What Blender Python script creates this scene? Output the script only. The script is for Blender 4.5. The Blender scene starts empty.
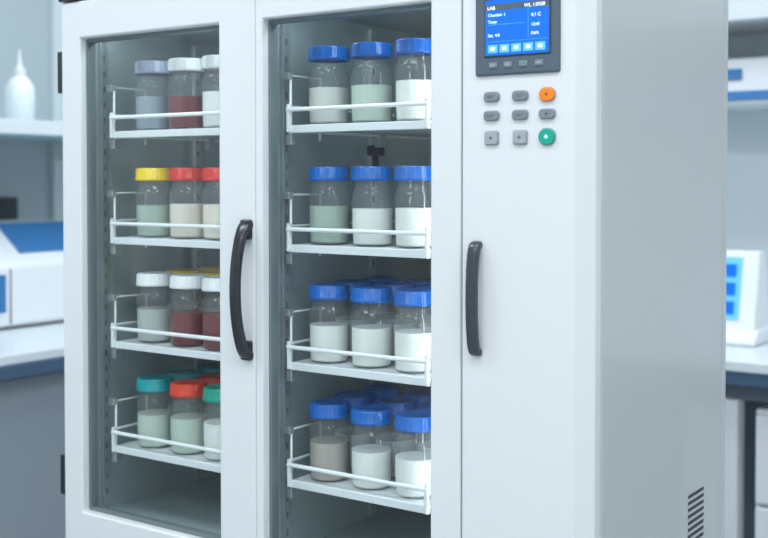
import bpy, bmesh, math, random
from mathutils import Vector
random.seed(4)
scene = bpy.context.scene
try:
    scene.view_settings.view_transform = 'Standard'
except Exception:
    pass
H = 1.35

# ---------------------------------------------------------------- materials
def mat(name, col, rough=0.4, metal=0.0, coat=0.0, emit=None, estr=0.0, noise=0.0, nscale=8.0, spec=0.5):
    m = bpy.data.materials.new(name); m.use_nodes = True
    nt = m.node_tree; b = nt.nodes['Principled BSDF']
    b.inputs['Base Color'].default_value = (*col, 1)
    b.inputs['Roughness'].default_value = rough
    b.inputs['Metallic'].default_value = metal
    b.inputs['Coat Weight'].default_value = coat
    b.inputs['Specular IOR Level'].default_value = spec
    if emit:
        b.inputs['Emission Color'].default_value = (*emit, 1)
        b.inputs['Emission Strength'].default_value = estr
    if noise > 0:
        tc = nt.nodes.new('ShaderNodeTexCoord'); n = nt.nodes.new('ShaderNodeTexNoise')
        n.inputs['Scale'].default_value = nscale; n.inputs['Detail'].default_value = 4
        mx = nt.nodes.new('ShaderNodeMix'); mx.data_type = 'RGBA'
        mx.inputs[6].default_value = (*[c*(1-noise) for c in col], 1)
        mx.inputs[7].default_value = (*[min(1, c*(1+noise)) for c in col], 1)
        nt.links.new(tc.outputs['Object'], n.inputs['Vector'])
        nt.links.new(n.outputs['Fac'], mx.inputs[0])
        nt.links.new(mx.outputs[2], b.inputs['Base Color'])
    return m

def clear_mat(name, tint, diff, diffcol, rough=0.05, f0=0.04, fmax=0.9):
    """thin clear sheet: transparent + a little haze + Schlick reflection (same from both sides)"""
    m = bpy.data.materials.new(name); m.use_nodes = True
    nt = m.node_tree; nt.nodes.clear()
    out = nt.nodes.new('ShaderNodeOutputMaterial')
    t = nt.nodes.new('ShaderNodeBsdfTransparent'); t.inputs[0].default_value = (*tint, 1)
    d = nt.nodes.new('ShaderNodeBsdfDiffuse'); d.inputs[0].default_value = (*diffcol, 1)
    g = nt.nodes.new('ShaderNodeBsdfGlossy'); g.inputs['Roughness'].default_value = rough
    m1 = nt.nodes.new('ShaderNodeMixShader'); m1.inputs[0].default_value = diff
    m2 = nt.nodes.new('ShaderNodeMixShader')
    lw = nt.nodes.new('ShaderNodeLayerWeight'); lw.inputs[0].default_value = 0.5
    pw = nt.nodes.new('ShaderNodeMath'); pw.operation = 'POWER'; pw.inputs[1].default_value = 5
    ma = nt.nodes.new('ShaderNodeMath'); ma.operation = 'MULTIPLY_ADD'; ma.inputs[1].default_value = fmax-f0; ma.inputs[2].default_value = f0
    nt.links.new(lw.outputs['Facing'], pw.inputs[0]); nt.links.new(pw.outputs[0], ma.inputs[0])
    nt.links.new(t.outputs[0], m1.inputs[1]); nt.links.new(d.outputs[0], m1.inputs[2])
    nt.links.new(ma.outputs[0], m2.inputs[0])
    nt.links.new(m1.outputs[0], m2.inputs[1]); nt.links.new(g.outputs[0], m2.inputs[2])
    nt.links.new(m2.outputs[0], out.inputs[0])
    return m

M = {}
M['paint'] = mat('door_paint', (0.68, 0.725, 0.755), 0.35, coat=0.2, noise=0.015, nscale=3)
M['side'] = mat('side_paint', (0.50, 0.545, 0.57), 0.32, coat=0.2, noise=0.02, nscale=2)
M['inner'] = mat('brushed_steel_liner', (0.36, 0.43, 0.445), 0.33, metal=0.25, noise=0.06, nscale=5)
M['shelf'] = mat('shelf_white', (0.74, 0.78, 0.80), 0.35)
M['wire'] = mat('wire_white', (0.84, 0.87, 0.89), 0.25, coat=0.4)
M['steel'] = mat('steel', (0.52, 0.57, 0.59), 0.3, metal=0.7)
M['dark'] = mat('dark_gasket', (0.040, 0.050, 0.058), 0.5)
M['gasket'] = mat('grey_gasket', (0.14, 0.18, 0.195), 0.45)
M['black'] = mat('black_plastic', (0.010, 0.014, 0.020), 0.3, coat=0.3)
M['handle_grey'] = mat('handle_grey_plastic', (0.03, 0.04, 0.055), 0.32, coat=0.3)
M['panel'] = mat('panel_slate', (0.080, 0.115, 0.155), 0.35)
M['screen'] = mat('screen_blue', (0.0, 0.04, 0.3), 0.3, emit=(0.0, 0.17, 0.75), estr=0.9)
M['screen_lt'] = mat('screen_light_blue', (0.1, 0.3, 0.8), 0.3, emit=(0.08, 0.42, 0.95), estr=0.85)
M['screen_tx'] = mat('screen_text', (0.8, 0.9, 1), 0.3, emit=(0.65, 0.85, 1.0), estr=0.9)
M['btn'] = mat('button_grey', (0.20, 0.23, 0.27), 0.4)
M['btn2'] = mat('button_silver', (0.33, 0.37, 0.41), 0.4)
M['orange'] = mat('button_orange', (0.9, 0.23, 0.01), 0.35)
M['green'] = mat('button_green', (0.0, 0.36, 0.26), 0.35)
M['ink'] = mat('ink', (0.1, 0.12, 0.15), 0.5)
M['glass'] = clear_mat('door_glass', (0.91, 0.955, 0.96), 0.0, (0.7, 0.8, 0.8), 0.02, 0.045, 0.9)
M['jar'] = clear_mat('jar_clear_plastic', (0.97, 0.985, 0.985), 0.055, (0.82, 0.87, 0.88), 0.07, 0.045, 0.75)
M['led'] = mat('led_strip', (1, 1, 1), 0.4, emit=(0.90, 0.97, 1.0), estr=18.0)  # emission for hidden strips added to brighten the interior
for n, c in dict(blue=(0.002, 0.115, 0.47), white=(0.72, 0.74, 0.75), lav=(0.30, 0.34, 0.45), yellow=(0.84, 0.60, 0.003),
                 red=(0.60, 0.018, 0.010), redor=(0.66, 0.038, 0.010), teal=(0.0, 0.29, 0.32), tealg=(0.0, 0.28, 0.20)).items():
    M['lid_'+n] = mat('lid_'+n, c, 0.24)
for n, c in dict(milk=(0.85, 0.85, 0.82), cream=(0.81, 0.72, 0.62), green=(0.38, 0.48, 0.40), lgreen=(0.55, 0.64, 0.55), grey=(0.46, 0.51, 0.49),
                 red=(0.17, 0.0005, 0.006), beige=(0.45, 0.40, 0.36), bluegrey=(0.28, 0.34, 0.40), warm=(0.64, 0.64, 0.60)).items():
    M['liq_'+n] = mat('liquid_'+n, c, 0.3, spec=0.3 if n == 'red' else 0.5)
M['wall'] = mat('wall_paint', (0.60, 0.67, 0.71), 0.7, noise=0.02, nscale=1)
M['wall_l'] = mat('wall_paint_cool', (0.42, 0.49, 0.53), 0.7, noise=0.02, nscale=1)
M['floor'] = mat('floor_vinyl', (0.42, 0.46, 0.49), 0.3, noise=0.05, nscale=3)
M['ceil'] = mat('ceiling_paint', (0.8, 0.82, 0.83), 0.8, noise=0.01)
M['bench'] = mat('bench_top', (0.68, 0.75, 0.80), 0.3)
M['bench_edge'] = mat('bench_edge_blue', (0.06, 0.11, 0.19), 0.4)
M['cab'] = mat('lab_cabinet_grey', (0.27, 0.32, 0.37), 0.4)
M['cabw'] = mat('lab_cabinet_white', (0.72, 0.77, 0.81), 0.4)
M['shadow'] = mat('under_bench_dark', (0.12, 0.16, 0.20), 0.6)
M['device'] = mat('device_white', (0.78, 0.82, 0.86), 0.35)
M['device_blue'] = mat('device_blue', (0.04, 0.18, 0.44), 0.35)
M['lblue'] = mat('shelf_blue', (0.42, 0.66, 0.74), 0.3)
M['window'] = mat('window_daylight', (0.5, 0.6, 0.7), 0.3, emit=(0.80, 0.93, 1.0), estr=0.9)  # emission of an added panel, made for its reflection in the left glass

# ---------------------------------------------------------------- helpers
def link(o, parent=None):
    scene.collection.objects.link(o)
    if parent: o.parent = parent
    return o
def empty(name, loc=(0, 0, 0)):
    e = bpy.data.objects.new(name, None); e.empty_display_size = 0.05
    scene.collection.objects.link(e); return e
def addmats(o, ms):
    for m in (ms if isinstance(ms, (list, tuple)) else [ms]): o.data.materials.append(m)
def bev(o, w, seg=2, smooth=True):
    if w > 0:
        b = o.modifiers.new('bevel', 'BEVEL'); b.width = w; b.segments = seg; b.limit_method = 'ANGLE'; b.angle_limit = 0.6
        if smooth:
            for p in o.data.polygons: p.use_smooth = True
            b.harden_normals = True
def mesh_obj(name, verts, faces, m, parent=None, bevel=0, smooth=False, seg=2):
    me = bpy.data.meshes.new(name); me.from_pydata(verts, [], faces)
    bm = bmesh.new(); bm.from_mesh(me); bmesh.ops.recalc_face_normals(bm, faces=bm.faces); bm.to_mesh(me); bm.free()
    o = bpy.data.objects.new(name, me); addmats(o, m); link(o, parent)
    if smooth:
        for p in me.polygons: p.use_smooth = True
    bev(o, bevel, seg); return o
def boxgeo(x0, x1, y0, y1, z0, z1):
    v = [(x, y, z) for z in (z0, z1) for y in (y0, y1) for x in (x0, x1)]
    f = [(0, 2, 3, 1), (4, 5, 7, 6), (0, 1, 5, 4), (2, 6, 7, 3), (0, 4, 6, 2), (1, 3, 7, 5)]
    return v, f
def box(name, x0, x1, y0, y1, z0, z1, m, parent=None, bevel=0.0, seg=2):
    v, f = boxgeo(x0, x1, y0, y1, z0, z1)
    return mesh_obj(name, v, f, m, parent, bevel, seg=seg)
def pane(name, x0, x1, y, z0, z1, m, parent):
    return mesh_obj(name, [(x0, y, z0), (x1, y, z0), (x1, y, z1), (x0, y, z1)], [(0, 1, 2, 3)], m, parent)
def multibox(name, boxes, m, parent=None, bevel=0.0):
    V = []; F = []
    for b in boxes:
        v, f = boxgeo(*b); n = len(V); V += v; F += [tuple(i+n for i in q) for q in f]
    return mesh_obj(name, V, F, m, parent, bevel)
def frame(name, ox0, ox1, oz0, oz1, ix0, ix1, iz0, iz1, y0, y1, m, parent, bevel=0.003):
    V = []
    for y in (y0, y1):
        V += [(ox0, y, oz0), (ox1, y, oz0), (ox1, y, oz1), (ox0, y, oz1), (ix0, y, iz0), (ix1, y, iz0), (ix1, y, iz1), (ix0, y, iz1)]
    F = []
    for i in range(4):
        j = (i+1) % 4
        F += [(i, j, 4+j, 4+i), (8+i, 12+i, 12+j, 8+j), (i, 8+i, 8+j, j), (4+i, 4+j, 12+j, 12+i)]
    return mesh_obj(name, V, F, m, parent, bevel, seg=3)
def prism(name, poly, axis, a0, a1, m, parent=None, bevel=0.0, seg=3):
    def P(p, a):
        return {'z': (p[0], p[1], a), 'x': (a, p[0], p[1]), 'y': (p[0], a, p[1])}[axis]
    n = len(poly); V = [P(p, a0) for p in poly] + [P(p, a1) for p in poly]
    F = [tuple(range(n)), tuple(range(2*n-1, n-1, -1))] + [(i, (i+1) % n, n+(i+1) % n, n+i) for i in range(n)]
    return mesh_obj(name, V, F, m, parent, bevel, seg=seg)
def wire(name, paths, r, m, parent=None):
    cu = bpy.data.curves.new(name, 'CURVE'); cu.dimensions = '3D'; cu.bevel_depth = r; cu.bevel_resolution = 3; cu.use_fill_caps = True
    for pts in paths:
        s = cu.splines.new('POLY'); s.points.add(len(pts)-1)
        for i, p in enumerate(pts): s.points[i].co = (*p, 1)
    cu.materials.append(m)
    return link(bpy.data.objects.new(name, cu), parent)
def revolve(name, parts, loc, parent=None, n=40):
    V = []; F = []; mi = []; mats = []
    for k, (prof, m, rib) in enumerate(parts):
        mats.append(m); base = len(V)
        nn = 72 if rib else n
        for (r, z) in prof:
            for i in range(nn):
                rr = r
                if rib and r > rib: rr = r + (0.0005 if i % 3 == 0 else -0.0003)
                a = 2*math.pi*i/nn; V.append((rr*math.cos(a), rr*math.sin(a), z))
        for j in range(len(prof)-1):
            for i in range(nn):
                F.append((base+j*nn+i, base+j*nn+(i+1) % nn, base+(j+1)*nn+(i+1) % nn, base+(j+1)*nn+i)); mi.append(k)
    me = bpy.data.meshes.new(name); me.from_pydata(V, [], F)
    for p, q in zip(me.polygons, mi): p.material_index = q; p.use_smooth = True
    o = bpy.data.objects.new(name, me)
    for m in mats: me.materials.append(m)
    e = o.modifiers.new('split', 'EDGE_SPLIT'); e.split_angle = 0.7
    o.location = loc; return link(o, parent)
def text(name, s, x, y, z, size, m, parent, align='LEFT'):
    cu = bpy.data.curves.new(name, 'FONT'); cu.body = s; cu.size = size; cu.extrude = 0.0001; cu.align_x = align
    cu.materials.append(m); o = bpy.data.objects.new(name, cu)
    o.location = (x, y, z); o.rotation_euler = (math.pi/2, 0, 0); return link(o, parent)

# ---------------------------------------------------------------- cabinet
cab = empty('laboratory_refrigerator')
BL, BR = -0.923, -0.011
DB, DT = H-0.585, H+0.280
YB, YE = 0.036, 0.465
GZ0, GZ1 = H-0.524, H+0.221
top = DT+0.075
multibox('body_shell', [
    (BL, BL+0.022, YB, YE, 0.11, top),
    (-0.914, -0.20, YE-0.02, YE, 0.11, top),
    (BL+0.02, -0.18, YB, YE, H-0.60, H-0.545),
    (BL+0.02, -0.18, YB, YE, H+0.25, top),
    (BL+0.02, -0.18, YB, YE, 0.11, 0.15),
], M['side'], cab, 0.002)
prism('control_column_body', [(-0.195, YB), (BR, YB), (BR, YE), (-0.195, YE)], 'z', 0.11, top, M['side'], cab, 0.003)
multibox('steel_liner', [
    (-0.901, -0.893, YB+0.001, YE-0.02, H-0.545, H+0.25),
    (-0.532, -0.512, YB+0.001, YE-0.02, H-0.545, H+0.25),
    (-0.203, -0.195, YB+0.001, YE-0.02, H-0.545, H+0.25),
    (-0.90, -0.20, YE-0.028, YE-0.020, H-0.545, H+0.25),
    (-0.90, -0.20, YB+0.001, YE-0.02, H-0.546, H-0.535),
    (-0.90, -0.20, YB+0.001, YE-0.02, H+0.242, H+0.251)], M['inner'], cab)
frame('glass_door_frame', -0.9225, -0.5150, DB, DT, -0.8790, -0.5843, GZ0, GZ1, 0.0, 0.030, M['paint'], cab, 0.004)
frame('glass_door_frame_b', -0.5135, -0.1820, DB, DT, -0.5015, -0.2259, GZ0, GZ1, 0.0, 0.030, M['paint'], cab, 0.003)
frame('door_gasket', -0.8795, -0.5838, GZ0-0.0005, GZ1+0.0005, -0.8745, -0.589, GZ0+0.005, GZ1-0.005, 0.013, 0.029, M['gasket'], cab, 0.001)
frame('door_gasket_b', -0.5020, -0.2255, GZ0-0.0005, GZ1+0.0005, -0.4975, -0.231, GZ0+0.005, GZ1-0.005, 0.013, 0.029, M['gasket'], cab, 0.001)
pane('glass_pane', -0.8755, -0.5885, 0.0200, GZ0+0.004, GZ1-0.004, M['glass'], cab)
pane('glass_pane_b', -0.4980, -0.2305, 0.0200, GZ0+0.004, GZ1-0.004, M['glass'], cab)
frame('seal_strip', -0.915, -0.522, DB+0.008, DT-0.008, -0.893, -0.566, GZ0-0.012, GZ1+0.012, 0.030, 0.036, M['dark'], cab, 0)
frame('seal_strip_b', -0.508, -0.188, DB+0.008, DT-0.008, -0.504, -0.210, GZ0-0.012, GZ1+0.012, 0.030, 0.036, M['dark'], cab, 0)
o = prism('control_door', [(-0.1795, 0.0), (-0.0295, 0.0), (BR, 0.0180), (BR, 0.0335), (-0.1795, 0.0335)], 'z', DB, DT, M['paint'], cab, 0)
bev(o, 0.0015, 2, False)
box('service_panel', BL, BR-0.001, 0.006, 0.035, 0.12, DB-0.006, M['paint'], cab, 0.004)
multibox('service_louvres', [(-0.75, -0.25, 0.001, 0.008, 0.2+i*0.03, 0.212+i*0.03) for i in range(10)], M['gasket'], cab, 0.002)
box('top_cap', BL, BR-0.001, 0.004, 0.035, DT+0.006, top, M['gasket'], cab, 0.004)
for nm, z0, z1 in (('hinge_1', H+0.138, H+0.204), ('hinge_2', H-0.506, H-0.442)):
    multibox(nm, [(-0.938, -0.9225, 0.004, 0.035, z0, z1), (-0.932, -0.915, 0.028, 0.07, z0+0.01, z1-0.01)], M['black'], cab, 0.002)
multibox('top_hinge_cap', [(-0.925, -0.88, -0.004, 0.03, DT+0.001, DT+0.013)], M['black'], cab, 0.002)
for i, (x, y) in enumerate(((-0.87, 0.09), (-0.06, 0.09), (-0.87, 0.40), (-0.06, 0.40))):
    o = revolve('caster_%d' % (i+1), [([(0, -0.012), (0.036, -0.012), (0.04, -0.008), (0.04, 0.008), (0.036, 0.012), (0, 0.012)], M['black'], 0)], (x, y, 0.04), cab)
    o.rotation_euler = (0, math.pi/2, 0)
    multibox('caster_fork_%d' % (i+1), [(x-0.02, x-0.015, y-0.015, y+0.015, 0.03, 0.112), (x+0.015, x+0.02, y-0.015, y+0.015, 0.03, 0.112), (x-0.03, x+0.03, y-0.03, y+0.03, 0.10, 0.112)], M['steel'], cab)

def handle(name, X, z0, z1, depth, hw, th, m, foot, ex):
    n = 48; sec = 16; V = []; F = []
    pts = []
    for i in range(n+1):
        u = 0.5-0.5*math.cos(math.pi*i/n)
        out = depth*(max(0, math.sin(math.pi*u)))**ex
        pts.append((u, Vector((0, -out, z0+(z1-z0)*u))))
    for i, (u, p) in enumerate(pts):
        t = (pts[min(i+1, n)][1]-pts[max(i-1, 0)][1]).normalized()
        nrm = Vector((0, -t.z, t.y))
        e = abs(2*u-1)
        w = hw*(1+foot*e**4)
        for k in range(sec):
            c = 2*math.pi*k/sec
            cx = math.copysign(abs(math.cos(c))**0.6, math.cos(c)); sx = math.copysign(abs(math.sin(c))**0.6, math.sin(c))
            q = p + nrm*(th*sx); V.append((X+w*cx, min(q.y, 0.001), q.z))
    for i in range(n):
        for k in range(sec):
            F.append((i*sec+k, i*sec+(k+1) % sec, (i+1)*sec+(k+1) % sec, (i+1)*sec+k))
    F.append(tuple(range(sec))); F.append(tuple(n*sec+k for k in range(sec)))
    return mesh_obj(name, V, F, m, cab, 0, True)
handle('door_handle', -0.529, H-0.245, H-0.062, 0.026, 0.0080, 0.0058, M['black'], 0.3, 0.5)
multibox('door_handle_feet', [(-0.5385, -0.5195, -0.007, 0.001, H-0.252, H-0.224), (-0.5385, -0.5195, -0.007, 0.001, H-0.083, H-0.055)], M['black'], cab, 0.003)
handle('door_handle_b', -0.1585, H-0.2085, H-0.0785, 0.0125, 0.0075, 0.0050, M['handle_grey'], 0.0, 0.28)

# control panel
cp = empty('control_panel'); cp.parent = cab
box('panel_face', -0.1600, -0.0476, -0.004, 0.002, H+0.124, H+0.240, M['panel'], cp, 0.003, 3)
box('screen_bezel', -0.1465, -0.0580, -0.0052, -0.003, H+0.1455, H+0.2150, M['dark'], cp, 0.001)
box('screen', -0.1445, -0.0600, -0.0058, -0.005, H+0.1475, H+0.2130, M['screen'], cp)
sy = -0.0060
x0 = -0.1445
box('screen_header', x0, -0.060, -0.0060, -0.0057, H+0.2005, H+0.2080, M['panel'], cp)
text('scr_t1', 'LAB', x0+0.003, sy, H+0.2015, 0.0062, M['screen_tx'], cp)
text('scr_t2', 'WL 1:0508', -0.092, sy, H+0.2015, 0.0060, M['screen_tx'], cp)
for i, s in enumerate(('Chamber 1', 'Temp', '', 'Set  4.0', '')):
    if s: text('scr_l%d' % i, s, x0+0.004, sy, H+0.1935-i*0.0080, 0.0052, M['screen_tx'], cp)
text('scr_r1', '4.1 C', -0.083, sy, H+0.190, 0.0058, M['screen_tx'], cp)
text('scr_r2', '12:45', -0.083, sy, H+0.179, 0.0050, M['screen_tx'], cp)
text('scr_r3', 'FAN', -0.083, sy, H+0.169, 0.0050, M['screen_tx'], cp)
multibox('screen_lines', [(x0+0.004, -0.092, sy-0.0001, sy, H+0.1835, H+0.1839), (-0.087, -0.0866, sy-0.0001, sy, H+0.166, H+0.199), (x0+0.003, -0.062, sy-0.0001, sy, H+0.1635, H+0.1638)], M['screen_lt'], cp)
for i in range(5):
    a = x0+0.004+i*0.0158
    box('screen_icon_%d' % i, a, a+0.0128, sy-0.0002, sy+0.0001, H+0.1505, H+0.1600, M['screen_lt'], cp)
    box('screen_glyph_%d' % i, a+0.0038, a+0.0090, sy-0.0004, sy-0.0001, H+0.1535, H+0.1572, M['screen_tx'], cp)
for i, x in enumerate((-0.1345, -0.1145, -0.094, -0.0735)):
    box('panel_key_%d' % i, x-0.0055, x+0.0055, -0.0058, -0.003, H+0.1325, H+0.1395, M['btn'], cp, 0.0015)
    box('panel_key_mark_%d' % i, x-0.003, x+0.003, -0.0061, -0.0057, H+0.1350, H+0.1370, M['green'] if i == 2 else M['btn2'], cp)
def pill(name, x, z, w, h, r, m):
    pts = []
    for cx, cz, a0 in ((w/2-r, h/2-r, 0), (-w/2+r, h/2-r, 90), (-w/2+r, -h/2+r, 180), (w/2-r, -h/2+r, 270)):
        for k in range(7):
            a = math.radians(a0+15*k); pts.append((x+cx+r*math.cos(a), z+cz+r*math.sin(a)))
    prism(name+'_rim', [((px-x)*1.12+x, (pz-z)*1.12+z) for px, pz in pts], 'y', -0.0012, 0.001, M['btn2'], cp)
    return prism(name, pts, 'y', -0.0040, 0.001, m, cp, 0.001, 2)
for r, z in enumerate((0.0990, 0.0765, 0.0500)):
    for c, x in enumerate((-0.1380, -0.0996, -0.0642)):
        n = 'button_%d_%d' % (r, c); zz = H+z
        if c == 2 and r == 0: pill(n, x, zz, 0.0195, 0.0150, 0.0072, M['orange'])
        elif c == 2 and r == 2: pill(n, x, zz, 0.0205, 0.0185, 0.009, M['green'])
        elif r == 2: pill(n, x, zz, 0.0175, 0.0155, 0.003, M['btn2'])
        else: pill(n, x, zz, 0.0200, 0.0110, 0.0045, M['btn'])
        mk = M['screen_tx'] if c == 2 and r == 2 else M['ink']
        if r == 2 or c == 2:
            multibox(n+'_mark', [(x-0.0025, x+0.0025, -0.0043, -0.0039, zz-0.0005, zz+0.0005), (x-0.0005, x+0.0005, -0.0043, -0.0039, zz-0.0025, zz+0.0025)], mk, cp)
        else:
            multibox(n+'_mark', [(x-0.005, x+0.005, -0.0043, -0.0039, zz+0.0006, zz+0.0014), (x-0.005, x+0.003, -0.0043, -0.0039, zz-0.0016, zz-0.0008)], mk, cp)

multibox('side_vents', [(BR-0.002, BR+0.0006, 0.318, 0.378, H-0.437-i*0.0092, H-0.4325-i*0.0092) for i in range(16)], M['dark'], cab)
multibox('side_seam', [(BR-0.001, BR+0.0015, 0.453, 0.465, 0.12, top-0.002)], M['side'], cab, 0.001)

# shelves
RZ = [H+0.098, H-0.069, H-0.2345, H-0.4008]
SZ = [z-0.0215 for z in RZ]
def shelf(k, xl, xr, z):
    sh = empty('wire_rail_shelf'); sh.parent = cab
    pr = [(0.040, z), (0.40, z), (0.40, z-0.004), (0.046, z-0.004), (0.046, z-0.011), (0.040, z-0.011)]
    prism('shelf_plate', pr, 'x', xl, xr, M['shelf'], sh, 0.0012, 2)
    rz = z+0.0215
    wire('front_rail', [[(xl-0.004, 0.038, rz), (xr, 0.038, rz)]], 0.0031, M['wire'], sh)
    multibox('rail_posts', [(xl-0.004, xl+0.001, 0.036, 0.042, z-0.010, rz+0.008), (xr-0.004, xr+0.001, 0.036, 0.042, z-0.010, rz+0.008)], M['wire'], sh, 0.001)
    hz = rz+0.048
    wire('side_guard', [[(xl-0.004, 0.046, z-0.022), (xl-0.004, 0.046, hz), (xl-0.004, 0.112, hz), (xl-0.004, 0.112, z-0.02)],
                        [(xl-0.004, 0.046, rz+0.004), (xl-0.004, 0.30, rz+0.004)],
                        [(xl-0.004, 0.040, z-0.008), (xl-0.004, 0.40, z-0.008)]], 0.0021, M['shelf'], sh)
    multibox('shelf_hook', [(xl-0.010, xl, 0.042, 0.056, z-0.028, z-0.013), (xl-0.016, xl-0.002, 0.040, 0.050, hz-0.006, hz+0.004), (xl-0.010, xl, 0.256, 0.272, z-0.026, z-0.004)], M['steel'], sh, 0.001)
for k in range(4):
    shelf(k, -0.848, -0.545, SZ[k])
    shelf(k, -0.485, -0.2545, SZ[k])
for nm, x, y in (('standard_1', -0.893, 0.050), ('standard_2', -0.893, 0.262), ('standard_3', -0.512, 0.050), ('standard_4', -0.512, 0.262)):
    box(nm, x, x+0.006, y, y+0.014, H-0.53, H+0.235, M['steel'], cab, 0.001)
    multibox(nm+'_slots', [(x+0.0055, x+0.0064, y+0.005, y+0.009, H-0.51+i*0.025, H-0.500+i*0.025) for i in range(29)], M['gasket'], cab)
multibox('sensor_clip', [(-0.512, -0.490, 0.258, 0.278, H+0.038, H+0.054), (-0.505, -0.497, 0.265, 0.272, H+0.010, H+0.038)], M['dark'], cab, 0.003)
box('led_strip_1', -0.552, -0.548, 0.046, 0.054, H-0.50, H+0.22, M['led'], cab)  # hidden glowing strips added to light the jars, not cabinet fittings
box('led_strip_2', -0.209, -0.205, 0.046, 0.054, H-0.50, H+0.22, M['led'], cab)
box('led_strip_3', -0.88, -0.56, 0.05, 0.058, H+0.236, H+0.240, M['led'], cab)
box('led_strip_4', -0.49, -0.22, 0.05, 0.058, H+0.236, H+0.240, M['led'], cab)

# jars
def jar(x, y, z, lid, liq, fill=0.054):
    R = 0.0285
    body = [(0, 0.0010), (R-0.006, 0.0006), (R-0.003, 0.0014), (R-0.0012, 0.004), (R, 0.03), (R+0.0003, 0.066), (R-0.0006, 0.073), (R-0.0035, 0.0790),
            (R-0.0045, 0.0815), (R-0.0045, 0.0850), (R-0.0030, 0.0860), (R-0.0030, 0.0875), (R-0.0050, 0.0885), (R-0.0055, 0.0990)]
    ri = R-0.0010
    liqp = [(0, 0.0022), (ri-0.004, 0.0022), (ri-0.0012, 0.0045), (ri, 0.03), (ri, fill), (ri-0.001, fill-0.0006), (0, fill-0.0006)]
    lidp = [(R-0.0045, 0.0895), (R+0.0002, 0.0895), (R+0.0004, 0.0925), (R-0.0002, 0.0932), (R-0.0005, 0.1060), (R-0.0020, 0.1084), (R-0.0050, 0.1090), (R-0.0065, 0.1082), (0, 0.1082)]
    o = revolve('sample_jar', [(body, M['jar'], 0), (liqp, M['liq_'+liq], 0), (lidp, M['lid_'+lid], R-0.0012)], (x, y, z+0.0002))
    o.rotation_euler = (0, 0, random.random()*6)
RX = [-0.4450, -0.3705, -0.2985]
LX = [-0.7950, -0.7220, -0.6520, -0.5850]
right = [[('blue', 'warm'), ('blue', 'lgreen'), ('blue', 'milk')],
         [('blue', 'green'), ('blue', 'milk'), ('blue', 'milk')],
         [('blue', 'milk'), ('blue', 'milk'), ('blue', 'milk')],
         [('blue', 'beige'), ('blue', 'milk'), ('blue', 'milk')]]
left = [[('lav', 'bluegrey'), ('white', 'red'), ('white', 'milk'), ('white', 'grey')],
        [('yellow', 'green'), ('red', 'cream'), ('red', 'cream'), ('red', 'cream')],
        [('white', 'grey'), ('white', 'red'), ('white', 'red'), ('white', 'red')],
        [('teal', 'lgreen'), ('redor', 'lgreen'), ('tealg', 'milk'), ('teal', 'milk')]]
for k in range(4):
    for i, (a, b) in enumerate(right[k]):
        jar(RX[i]+random.uniform(-.001, .001), 0.077, SZ[k], a, b, 0.053+random.uniform(-.002, .002))
    for i, (a, b) in enumerate(left[k]):
        jar(LX[i]+random.uniform(-.001, .001), 0.077, SZ[k], a, b, 0.053+random.uniform(-.003, .003))
for k in (2, 3):
    for y in (0.145, 0.215):
        for i in range(3):
            jar(RX[i]-0.008, y, SZ[k], 'blue', 'milk')
for y in (0.145, 0.215):
    for i in range(3):
        jar(LX[i]-0.004, y, SZ[2], 'yellow', 'grey')
        jar(LX[i]-0.004, y, SZ[3], ('teal', 'redor', 'red')[i], 'lgreen')

# ---------------------------------------------------------------- room
box('floor', -2.85, 3.0, -3.5, 2.32, -0.1, 0, M['floor'])
box('ceiling', -2.85, 3.0, -3.5, 2.32, 2.8, 2.9, M['ceil'])
box('wall_back', -2.85, 3.0, 2.22, 2.32, 0, 2.8, M['wall'])
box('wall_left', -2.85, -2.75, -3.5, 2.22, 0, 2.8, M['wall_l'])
reflect_root = empty('window_1')  # unseen framed glow panel, added so the door glass has something to reflect
box('window_light', -2.749, -2.742, -2.35, -1.75, 0.95, 2.3, M['window'], reflect_root)
multibox('window_frame', [(-2.749, -2.72, -2.41, -2.35, 0.89, 2.36), (-2.749, -2.72, -1.75, -1.69, 0.89, 2.36), (-2.749, -2.72, -2.35, -1.75, 0.89, 0.95), (-2.749, -2.72, -2.35, -1.75, 2.3, 2.36), (-2.749, -2.725, -2.07, -2.04, 0.95, 2.3)], M['cabw'], reflect_root, 0.003)

lb = empty('lab_bench')
multibox('bench_top', [(-2.749, -1.87, -1.2, 2.2, 0.885, 0.912)], M['bench'], lb, 0.004)
multibox('bench_edge', [(-1.90, -1.865, -1.2, 2.2, 0.850, 0.884)], M['bench_edge'], lb, 0.002)
box('bench_carcass', -2.745, -1.93, -1.18, 2.2, 0.09, 0.884, M['cab'], lb)
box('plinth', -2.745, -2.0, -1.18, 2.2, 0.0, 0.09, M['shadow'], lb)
for i in range(6):
    y = -1.15+i*0.55
    box('cupboard_door_%d' % i, -1.93, -1.912, y, y+0.535, 0.10, 0.84, M['cab'], lb, 0.003)
ls = empty('wall_shelf')
box('shelf_board', -2.749, -2.20, 0.1, 2.15, H+0.135, H+0.168, M['lblue'], ls, 0.004)
box('shelf_lip', -2.205, -2.190, 0.1, 2.15, H+0.13, H+0.172, M['bench'], ls, 0.003)
for i, y in enumerate((0.2, 1.45, 2.1)):
    box('upright_%d' % i, -2.749, -2.725, y-0.015, y+0.035, 0.95, H+0.7, M['wall'], ls)
    prism('bracket_%d' % i, [(-2.749, H+0.134), (-2.38, H+0.134), (-2.749, H+0.06)], 'y', y, y+0.02, M['cabw'], ls)
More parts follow.
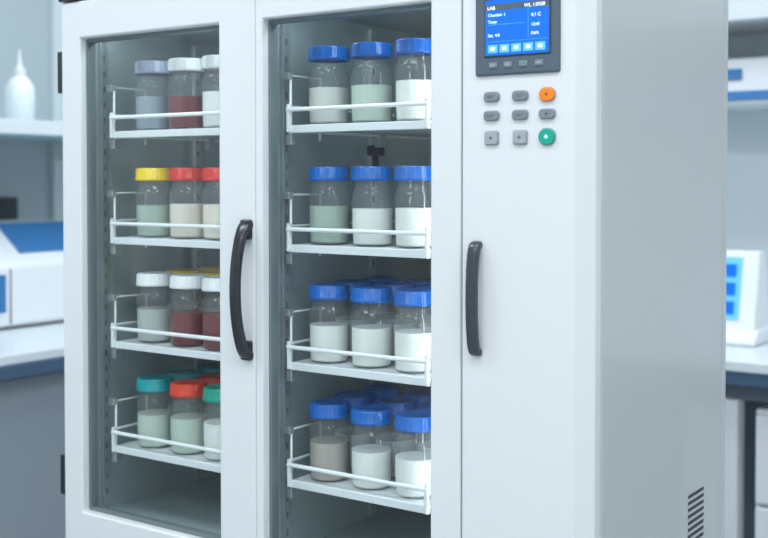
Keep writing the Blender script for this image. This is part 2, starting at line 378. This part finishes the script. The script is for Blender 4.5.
def bottle(x, y, z, s, name='wash_bottle'):
    e = revolve(name, [([(0, 0), (0.04, 0), (0.045, 0.006), (0.046, 0.10), (0.043, 0.118), (0.032, 0.138), (0.018, 0.150), (0.016, 0.156)], M['device'], 0),
                       ([(0.018, 0.152), (0.019, 0.153), (0.0185, 0.172), (0.010, 0.178), (0.006, 0.20), (0.0025, 0.232), (0, 0.233)], M['cabw'], 0)], (x, y, z))
    e.scale = (s, s, s)
bottle(-2.38, 1.03, H+0.1682, 0.98)
an = empty('benchtop_analyzer')
ax, ay = -2.28, 0.55
prism('housing', [(ax+0.01, 0.920), (ax+0.012, 1.100), (ax-0.02, 1.125), (ax-0.14, 1.215), (ax-0.34, 1.22), (ax-0.36, 0.920)], 'y', ay, ay+0.72, M['device'], an, 0.014, 3)
prism('touch_screen', [(ax-0.024, 1.136), (ax-0.134, 1.2185), (ax-0.142, 1.210), (ax-0.032, 1.126)], 'y', ay+0.42, ay+0.70, M['device_blue'], an, 0.002)
box('front_slot', ax+0.009, ax+0.016, ay+0.20, ay+0.34, 0.965, 1.075, M['device_blue'], an, 0.002)
box('seam_line', ax+0.009, ax+0.0125, ay+0.355, ay+0.36, 0.93, 1.09, M['gasket'], an)
box('feet', ax-0.33, ax-0.01, ay+0.03, ay+0.69, 0.912, 0.921, M['dark'], an)
box('wall_socket', -2.7485, -2.735, 1.2, 1.29, H-0.15, H-0.06, M['dark'], None, 0.003)

rb = empty('lab_bench')
box('bench_top', -1.75, 2.9, 1.60, 2.219, 0.878, 0.905, M['bench'], rb, 0.004)
box('bench_edge', -1.75, 2.9, 1.605, 1.63, 0.845, 0.877, M['bench_edge'], rb, 0.002)
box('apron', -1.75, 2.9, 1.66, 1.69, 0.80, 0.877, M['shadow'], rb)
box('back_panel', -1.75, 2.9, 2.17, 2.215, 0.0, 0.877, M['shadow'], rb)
box('bench_leg', -0.440, -0.375, 1.64, 1.70, 0.0, 0.800, M['cabw'], rb, 0.004)
box('drawer_carcass', -0.335, 0.5, 1.66, 2.16, 0.08, 0.78, M['cabw'], rb, 0.003)
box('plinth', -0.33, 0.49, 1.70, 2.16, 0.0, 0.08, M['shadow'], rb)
for i in range(3):
    z = 0.09+i*0.23
    box('drawer_%d' % i, -0.33, 0.07, 1.64, 1.66, z, z+0.22, M['device'], rb, 0.004)
    box('drawer_pull_%d' % i, -0.22, -0.06, 1.625, 1.64, z+0.16, z+0.175, M['steel'], rb, 0.003)
ds = empty('touchscreen_analyzer')
dx0, dx1, dy = -0.66, -0.412, 1.90
prism('display_body', [(dy-0.015, 0.935), (dy+0.035, 1.155), (dy+0.085, 1.155), (dy+0.14, 0.935)], 'x', dx0, dx1, M['device'], ds, 0.008)
prism('display_screen', [(dy-0.0110, 0.972), (dy+0.0265, 1.138), (dy+0.030, 1.138), (dy-0.005, 0.972)], 'x', dx0+0.02, dx1-0.045, M['screen_lt'], ds)
for j in range(3):
    for i in range(3):
        z = 0.985+j*0.05; off = dy-0.0110+(z-0.972)*0.04/0.176-0.003
        box('display_tile_%d_%d' % (i, j), dx0+0.03+i*0.056, dx0+0.078+i*0.056, off, off+0.008, z, z+0.035, M['screen'], ds)
prism('display_base', [(dy-0.05, 0.906), (dy-0.05, 0.920), (dy-0.01, 0.945), (dy+0.15, 0.945), (dy+0.17, 0.906)], 'x', dx0, dx1+0.012, M['device'], ds, 0.006)
rs = empty('wall_shelf')
box('shelf_board', -1.5, 1.2, 1.93, 2.219, H+0.205, H+0.225, M['bench'], rs, 0.003)
box('shelf_lip', -1.5, 1.2, 1.92, 1.932, H+0.218, H+0.242, M['device_blue'], rs, 0.002)
for i, x in enumerate((-1.2, 0.2, 0.9)):
    prism('bracket_%d' % i, [(1.98, H+0.205), (2.219, H+0.205), (2.219, H+0.05)], 'x', x, x+0.02, M['cabw'], rs)
cd = empty('storage_case')
box('case_body', -1.0, -0.1, 1.95, 2.18, H+0.226, H+0.335, M['device'], cd, 0.01)
box('case_band', -0.95, -0.47, 1.944, 1.952, H+0.275, H+0.305, M['device_blue'], cd, 0.002)
uc = empty('wall_cabinet')
box('carcass', -1.6, 1.2, 1.88, 2.219, H+0.43, 2.45, M['cabw'], uc, 0.004)
for i in range(6):
    box('cabinet_door_%d' % i, -1.58+i*0.46, -1.135+i*0.46, 1.862, 1.88, H+0.425, 2.44, M['wall'], uc, 0.004)
    box('cabinet_pull_%d' % i, -1.20+i*0.46, -1.185+i*0.46, 1.85, 1.862, H+0.55, H+0.67, M['steel'], uc, 0.002)

# ---------------------------------------------------------------- lights
for i, (x, y) in enumerate(((-1.6, -0.9), (0.2, -0.9), (1.8, -0.9), (-1.4, 1.2), (0.3, 1.2), (-0.6, -2.4), (1.4, -2.4))):
    box('ceiling_light_panel', x-0.55, x+0.55, y-0.3, y+0.3, 2.785, 2.799, M['ceil'])
    l = bpy.data.lights.new('panel_lamp', 'AREA'); l.shape = 'RECTANGLE'; l.size = 1.05; l.size_y = 0.55; l.energy = 20
    l.color = (0.95, 0.985, 1.0)
    o = bpy.data.objects.new('panel_lamp', l); o.location = (x, y, 2.77); scene.collection.objects.link(o)
w = bpy.data.worlds.new('world'); scene.world = w; w.use_nodes = True
w.node_tree.nodes['Background'].inputs[0].default_value = (0.915, 0.965, 1.0, 1)
w.node_tree.nodes['Background'].inputs[1].default_value = 0.72

# ---------------------------------------------------------------- camera
cd_ = bpy.data.cameras.new('camera'); cam = bpy.data.objects.new('camera', cd_); scene.collection.objects.link(cam)
cam.location = (0.551, -1.201, H); cam.rotation_euler = (math.radians(90-1.5), 0, math.radians(35.2))
cd_.sensor_width = 36; cd_.lens = 1151/768*36; cd_.shift_y = -59/768; cd_.clip_start = 0.05
cd_.dof.use_dof = True; cd_.dof.focus_distance = 1.52; cd_.dof.aperture_fstop = 5.0
scene.camera = cam
